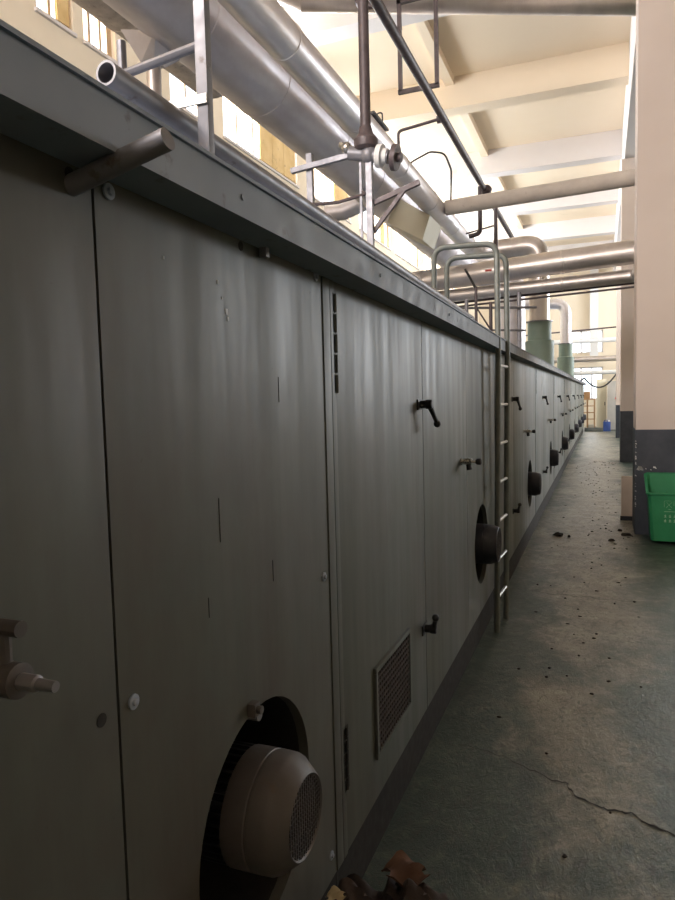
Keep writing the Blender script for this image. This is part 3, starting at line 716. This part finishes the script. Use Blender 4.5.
# ------------------------------------------------------------------ things on the right
t = thing('rubbish_bin', 'green plastic wheelie bin without lid, standing before the nearest column', 'bin', (.78, 7.98, 0))
def taper(mb, bx, by, tx, ty, z0, z1, cb=.03):
    def octo(hx, hy, z, c): return [mb.bm.verts.new(p) for p in ((-hx + c, -hy, z), (hx - c, -hy, z), (hx, -hy + c, z), (hx, hy - c, z), (hx - c, hy, z), (-hx + c, hy, z), (-hx, hy - c, z), (-hx, -hy + c, z))]
    return octo(bx, by, z0, cb), octo(tx, ty, z1, cb)
a = MB()
o0, o1 = taper(a, .29, .19, .325, .225, .035, .53)
o2, o3 = taper(a, .328, .228, .345, .245, .531, .535, .03)
o4, i4 = taper(a, .345, .245, .318, .218, .55, .551, .03)
i1, i0 = taper(a, .316, .216, .275, .175, .53, .05)
for ring in (o1, o2, o3, o4, i4, i1):
    for v in ring: v.co.z += .16 * max(0, (v.co.y + .22) / .45) ** 1.4
for A_, B_ in ((o0, o1), (o1, o2), (o2, o3), (o3, o4), (o4, i4), (i4, i1), (i1, i0)):
    for k in range(8): a._f([A_[k], A_[(k + 1) % 8], B_[(k + 1) % 8], B_[k]])
a._f(o0[::-1]); a._f(i0)
a.build('bin_body', MT['binplastic'], t)
for x in (-.25, .25):
    a = MB(); a.lathe((x - .02, .12, .05), (1, 0, 0), [(0, .05), (.04, .05)], 18); a.build('wheel', MT['black'], t)
a = MB()
def front(x, z):  # point on the sloping front
    return (x, -.19 - .035 * (z - .035) / .565 - .0015, z)
def stroke(x0, z0, x1, z1, w=.006):
    p, q = Vector(front(x0, z0)), Vector(front(x1, z1)); a.sweep([p, q], w * .5, 4)
X0, Z0 = -.17, .37
for s in ((0, .05, .0, .10), (.0, .10, .05, .10), (.015, .045, .055, .09), (.055, .045, .015, .09), (.07, .06, .07, .10), (.03, .03, .05, .03), (0, .012, .095, .012)): stroke(X0 + s[0] * 1.3, Z0 + s[1] * 1.3 - .03, X0 + s[2] * 1.3, Z0 + s[3] * 1.3 - .03)
for cx in (0, .045, .09):
    for r in (0, 1):
        z = Z0 - .06 - r * .05
        stroke(X0 + cx, z, X0 + cx + .022, z); stroke(X0 + cx + .011, z + .014, X0 + cx + .011, z - .014); stroke(X0 + cx, z - .014, X0 + cx + .022, z - .014)
o = a.build('printed_mark', MT['print'], t); o['label'] = 'worn white printing'
t = thing('board', 'brown board standing on edge behind the nearest column', 'board', (.30, 9.2, 0))
a = MB(); a.box(-.07, .25, -.012, .012, .055, .56, .003); a.build('sheet', MT['card'], t)
a = MB(); a.box(-.08, .25, -.02, .02, 0, .055); a.build('foot', MT['black'], t)

# ------------------------------------------------------------------ floor litter
def lump(name, mat, x, y, r, h, label, cat, group=None, n=9):
    t = bmesh.new(); bmesh.ops.create_icosphere(t, subdivisions=2, radius=1)
    sx, sy = random.uniform(.6, 1.5), random.uniform(.6, 1.3)
    for v in t.verts:
        k = 1 + random.uniform(-.28, .28)
        v.co = Vector((v.co.x * r * sx * k, v.co.y * r * sy * k, max(v.co.z, -.2) * h * k))
    zm = min(v.co.z for v in t.verts)
    for v in t.verts: v.co.z -= zm
    a = MB(); a.join(t); t.free()
    return tag(a.build(name, mat, None, (x, y, .0005)), label, cat, group)
lump('dirt_clod', MT['dirt'], -.46, 8.0, .045, .03, 'largest dark clod of dirt in the middle of the aisle', 'dirt')
lump('dirt_clod', MT['dirt'], -.34, 7.95, .026, .022, 'dark clod of dirt just right of the largest clod', 'dirt')
lump('dirt_clod', MT['dirt'], .20, 8.45, .035, .02, 'dark clod of dirt beside the foot of the brown board', 'dirt')
lump('dirt_clod', MT['dirt'], .26, 8.2, .055, .02, 'dark flattened clod at the corner of the nearest column', 'dirt')
lump('dirt_clod', MT['dirt'], .10, 7.85, .024, .018, 'small dark clod left of the green bin', 'dirt')
for k in range(150):
    y = 2.3 + 15 * random.random() ** 0.9; x = random.gauss(-.02, .24)
    if not -.66 < x < .40: x = random.uniform(-.5, .35)
    lump('dirt_crumb', MT['dirt'], x, y, random.uniform(.004, .009) * (1 + y * .06), random.uniform(.003, .007), 'tiny dark crumb of dirt on the aisle floor', 'dirt', 'dirt crumbs scattered on the aisle floor')

def cloth(name, mat, cx, cy, lx, ly, h, label, seed, cat='cloth', n=30, rot=0):
    rnd = random.Random(seed); a = MB()
    ph = [(rnd.uniform(14, 46), rnd.uniform(14, 46), rnd.uniform(0, 6), rnd.uniform(.4, 1)) for _ in range(7)]
    V = []
    for i in range(n + 1):
        for j in range(n + 1):
            u, v = i / n * 2 - 1, j / n * 2 - 1
            e = (1 - abs(u) ** 7) * (1 - abs(v) ** 7)
            x = u * lx * (1 + .03 * math.sin(5 * v + seed)); y = v * ly * (1 + .08 * math.sin(4 * u + seed * 2))
            w = sum(am * math.sin(p * x + q * y + o) for p, q, o, am in ph) / 4
            z = max(.004, h * e * (.80 + .09 * w + .10 * (1 - abs(math.sin(17 * x - 24 * y + 2 * w))) + .05 * (1 - abs(math.sin(46 * x + 31 * y + 3 * w)))) )
            V.append(a.bm.verts.new((x, y, z)))
    zm = max(v.co.z for v in V)
    for v in V: v.co.z *= h / zm
    for i in range(n):
        for j in range(n):
            k = i * (n + 1) + j; a._f([V[k], V[k + n + 1], V[k + n + 2], V[k + 1]])
    ret = bmesh.ops.extrude_face_region(a.bm, geom=a.bm.faces[:])
    for v in [g for g in ret['geom'] if isinstance(g, bmesh.types.BMVert)]: v.co.z -= .0035
    o = a.build(name, mat, None, (cx, cy, .0), 60); o.rotation_euler.z = rot
    return tag(o, label, cat)
heap = cloth('rag', MT['rag'], -.475, 1.46, .225, .22, .41, 'crumpled dark rag heap at the foot of the nearest oven', 3, 'cloth', 44)
cloth('rag', MT['rag'], -.12, 1.60, .125, .18, .31, 'lower dark rag trailing to the right of the heap', 8)
for x, y, z, rx, ry, nm, mt, lab, cat, sx in ((-.47, 1.60, .432, .3, .2, 'rag', 'ragbrown', 'small reddish-brown scrap of cloth on top of the heap', 'cloth', .05), (-.62, 1.49, .445, .5, -.2, 'paper_scrap', 'paper', 'yellowed scrap of paper lying on the dark rag heap', 'paper', .022), (-.665, 1.42, .43, .5, -.4, 'paper_scrap', 'paper', 'yellowed scrap tucked at the left edge of the rag heap', 'paper', .018)):
    a = MB(); V = []
    for i in range(7):
        for j in range(7):
            u, v = i / 3 - 1, j / 3 - 1
            V.append(a.bm.verts.new((u * sx * (1 + .2 * math.sin(4 * v)), v * sx * .8 * (1 + .25 * math.cos(3 * u)), sx * .28 * math.sin(3.1 * u + 2 * v) + sx * .2 * math.cos(5 * v))))
    for i in range(6):
        for j in range(6):
            k = i * 7 + j; a._f([V[k], V[k + 7], V[k + 8], V[k + 1]])
    ret = bmesh.ops.extrude_face_region(a.bm, geom=a.bm.faces[:])
    for v in [g for g in ret['geom'] if isinstance(g, bmesh.types.BMVert)]: v.co.z -= .002
    z = max(v.co.z for v in heap.data.vertices if math.hypot(v.co.x + heap.location.x - x, v.co.y + heap.location.y - y) < sx * .8) + sx * .12
    o = a.build(nm, MT[mt], None, (x, y, z), 60); o.rotation_euler = (rx * .5, ry * .5, .5); tag(o, lab, cat)
# ------------------------------------------------------------------ far end of the aisle
m = MB(); m.box(-.70, .05, 31.0, 31.25, 0, .16, .01)
tag(m.build('curb', MT['curb']), 'low dark kerb across the far end of the aisle', 'kerb')
t = thing('jerry_can', 'blue plastic jerry can at the far end of the aisle', 'can', (.20, 31.2, 0))
a = MB(); a.box(-.15, .15, -.12, .12, 0, .42, .03); a.build('can_body', MT['blue'], t)
a = MB(); a.lathe((.07, 0, .415), (0, 0, 1), [(0, .035), (.05, .035), (.06, .03)], 14); a.build('cap', MT['white'], t)
a = MB(); a.tube([(-.1, 0, .41), (-.1, 0, .48), (.02, 0, .48), (.02, 0, .41)], .015, 8, .03); a.build('grip', MT['blue'], t)
t = thing('cabinet', 'tall cream cabinet at the far end behind the kerb', 'cabinet', (-.02, 32.3, 0))
a = MB(); a.box(-.20, .20, -.3, .3, .10, 2.25, .01); a.build('cabinet_body', MT['creamcab'], t)
a = MB(); a.box(-.19, .19, -.29, .29, 0, .10); a.build('base', MT['curb'], t)
a = MB(); a.box(.12, .15, -.325, -.3, 1.1, 1.25); a.build('handle', MT['black'], t)
t = thing('cabinet', 'tall grey cabinet beside the third column at the far end', 'cabinet', (.45, 32.0, 0))
a = MB(); a.box(-.23, .23, -.3, .3, .04, 2.15, .01); a.build('cabinet_body', MT['greycab'], t)
a = MB(); a.box(-.22, .22, -.29, .29, 0, .04); a.build('base', MT['curb'], t)
a = MB(); a.lathe((.12, -.3, 1.4), (0, -1, 0), [(0, .05), (.03, .05)], 12); o = a.build('button', MT['red'], t); o['label'] = 'red button'
t = thing('shelf_rack', 'small timber rack with open shelves at the far end', 'rack', (-.62, 33.0, 0))
for x in (-.30, .0, .30):
    a = MB(); a.box(x - .03, x + .03, -.2, .2, 0, 1.35); a.build('upright', MT['crate'], t, smooth=0)
for z in (.45, .75, 1.05, 1.35):
    a = MB(); a.box(-.33, .33, -.2, .2, z, z + .04); a.build('shelf', MT['crate'], t, smooth=0)
a = MB(); a.box(-.15, .12, -.1, .1, 1.39, 1.72, .02)
tag(a.build('carton', MT['crate'], None, (-.62, 33.0, .001)), 'brown carton on top of the timber rack', 'box')
a = MB(); a.box(-.12, .12, -.1, .1, 0, .24, .02)
tag(a.build('pail', MT['white'], None, (-.45, 32.6, 0)), 'small white tub on the floor before the timber rack', 'tub')
pipe('service_pipe', 'thin dark pipe spanning the far bay above the end windows', 'pipe', [(-5.99, 30, 4.05), (.48, 30, 4.30), (.6, 30, 4.30), (.6, 27.0, 4.30)], .03, MT['iron'], .2, 10)
pipe('service_pipe', 'pale thick pipe spanning the far bay below the high window', 'pipe', [(-5.99, 33, 3.2), (8.99, 33, 3.2)], .13, MT['dullalu'], 0, 16)
pipe('service_pipe', 'pale pipe crossing in front of the high end window', 'pipe', [(-5.99, 34, 4.10), (8.99, 34, 4.10)], .11, MT['white'], 0, 16)
pipe('service_pipe', 'pale pipe crossing in front of the low end window', 'pipe', [(-5.99, 34.4, 2.62), (8.99, 34.4, 2.62)], .10, MT['white'], 0, 16)
a = MB()
pts = []
for k in range(25):
    u = k / 24; pts.append((-.62 + 1.10 * u, 27.2, 2.22 + .10 * u - 1.75 * .95 * u * (1 - u) * 1.0))
a.sweep(pts, .028, 10)
a.sweep([(-.62, 27.2, 2.22), (-.9, 27.2, 1.995)], .028, 10)
tag(a.build('hose', MT['black']), 'black hose sagging across the aisle from the oven end to the third column', 'hose')
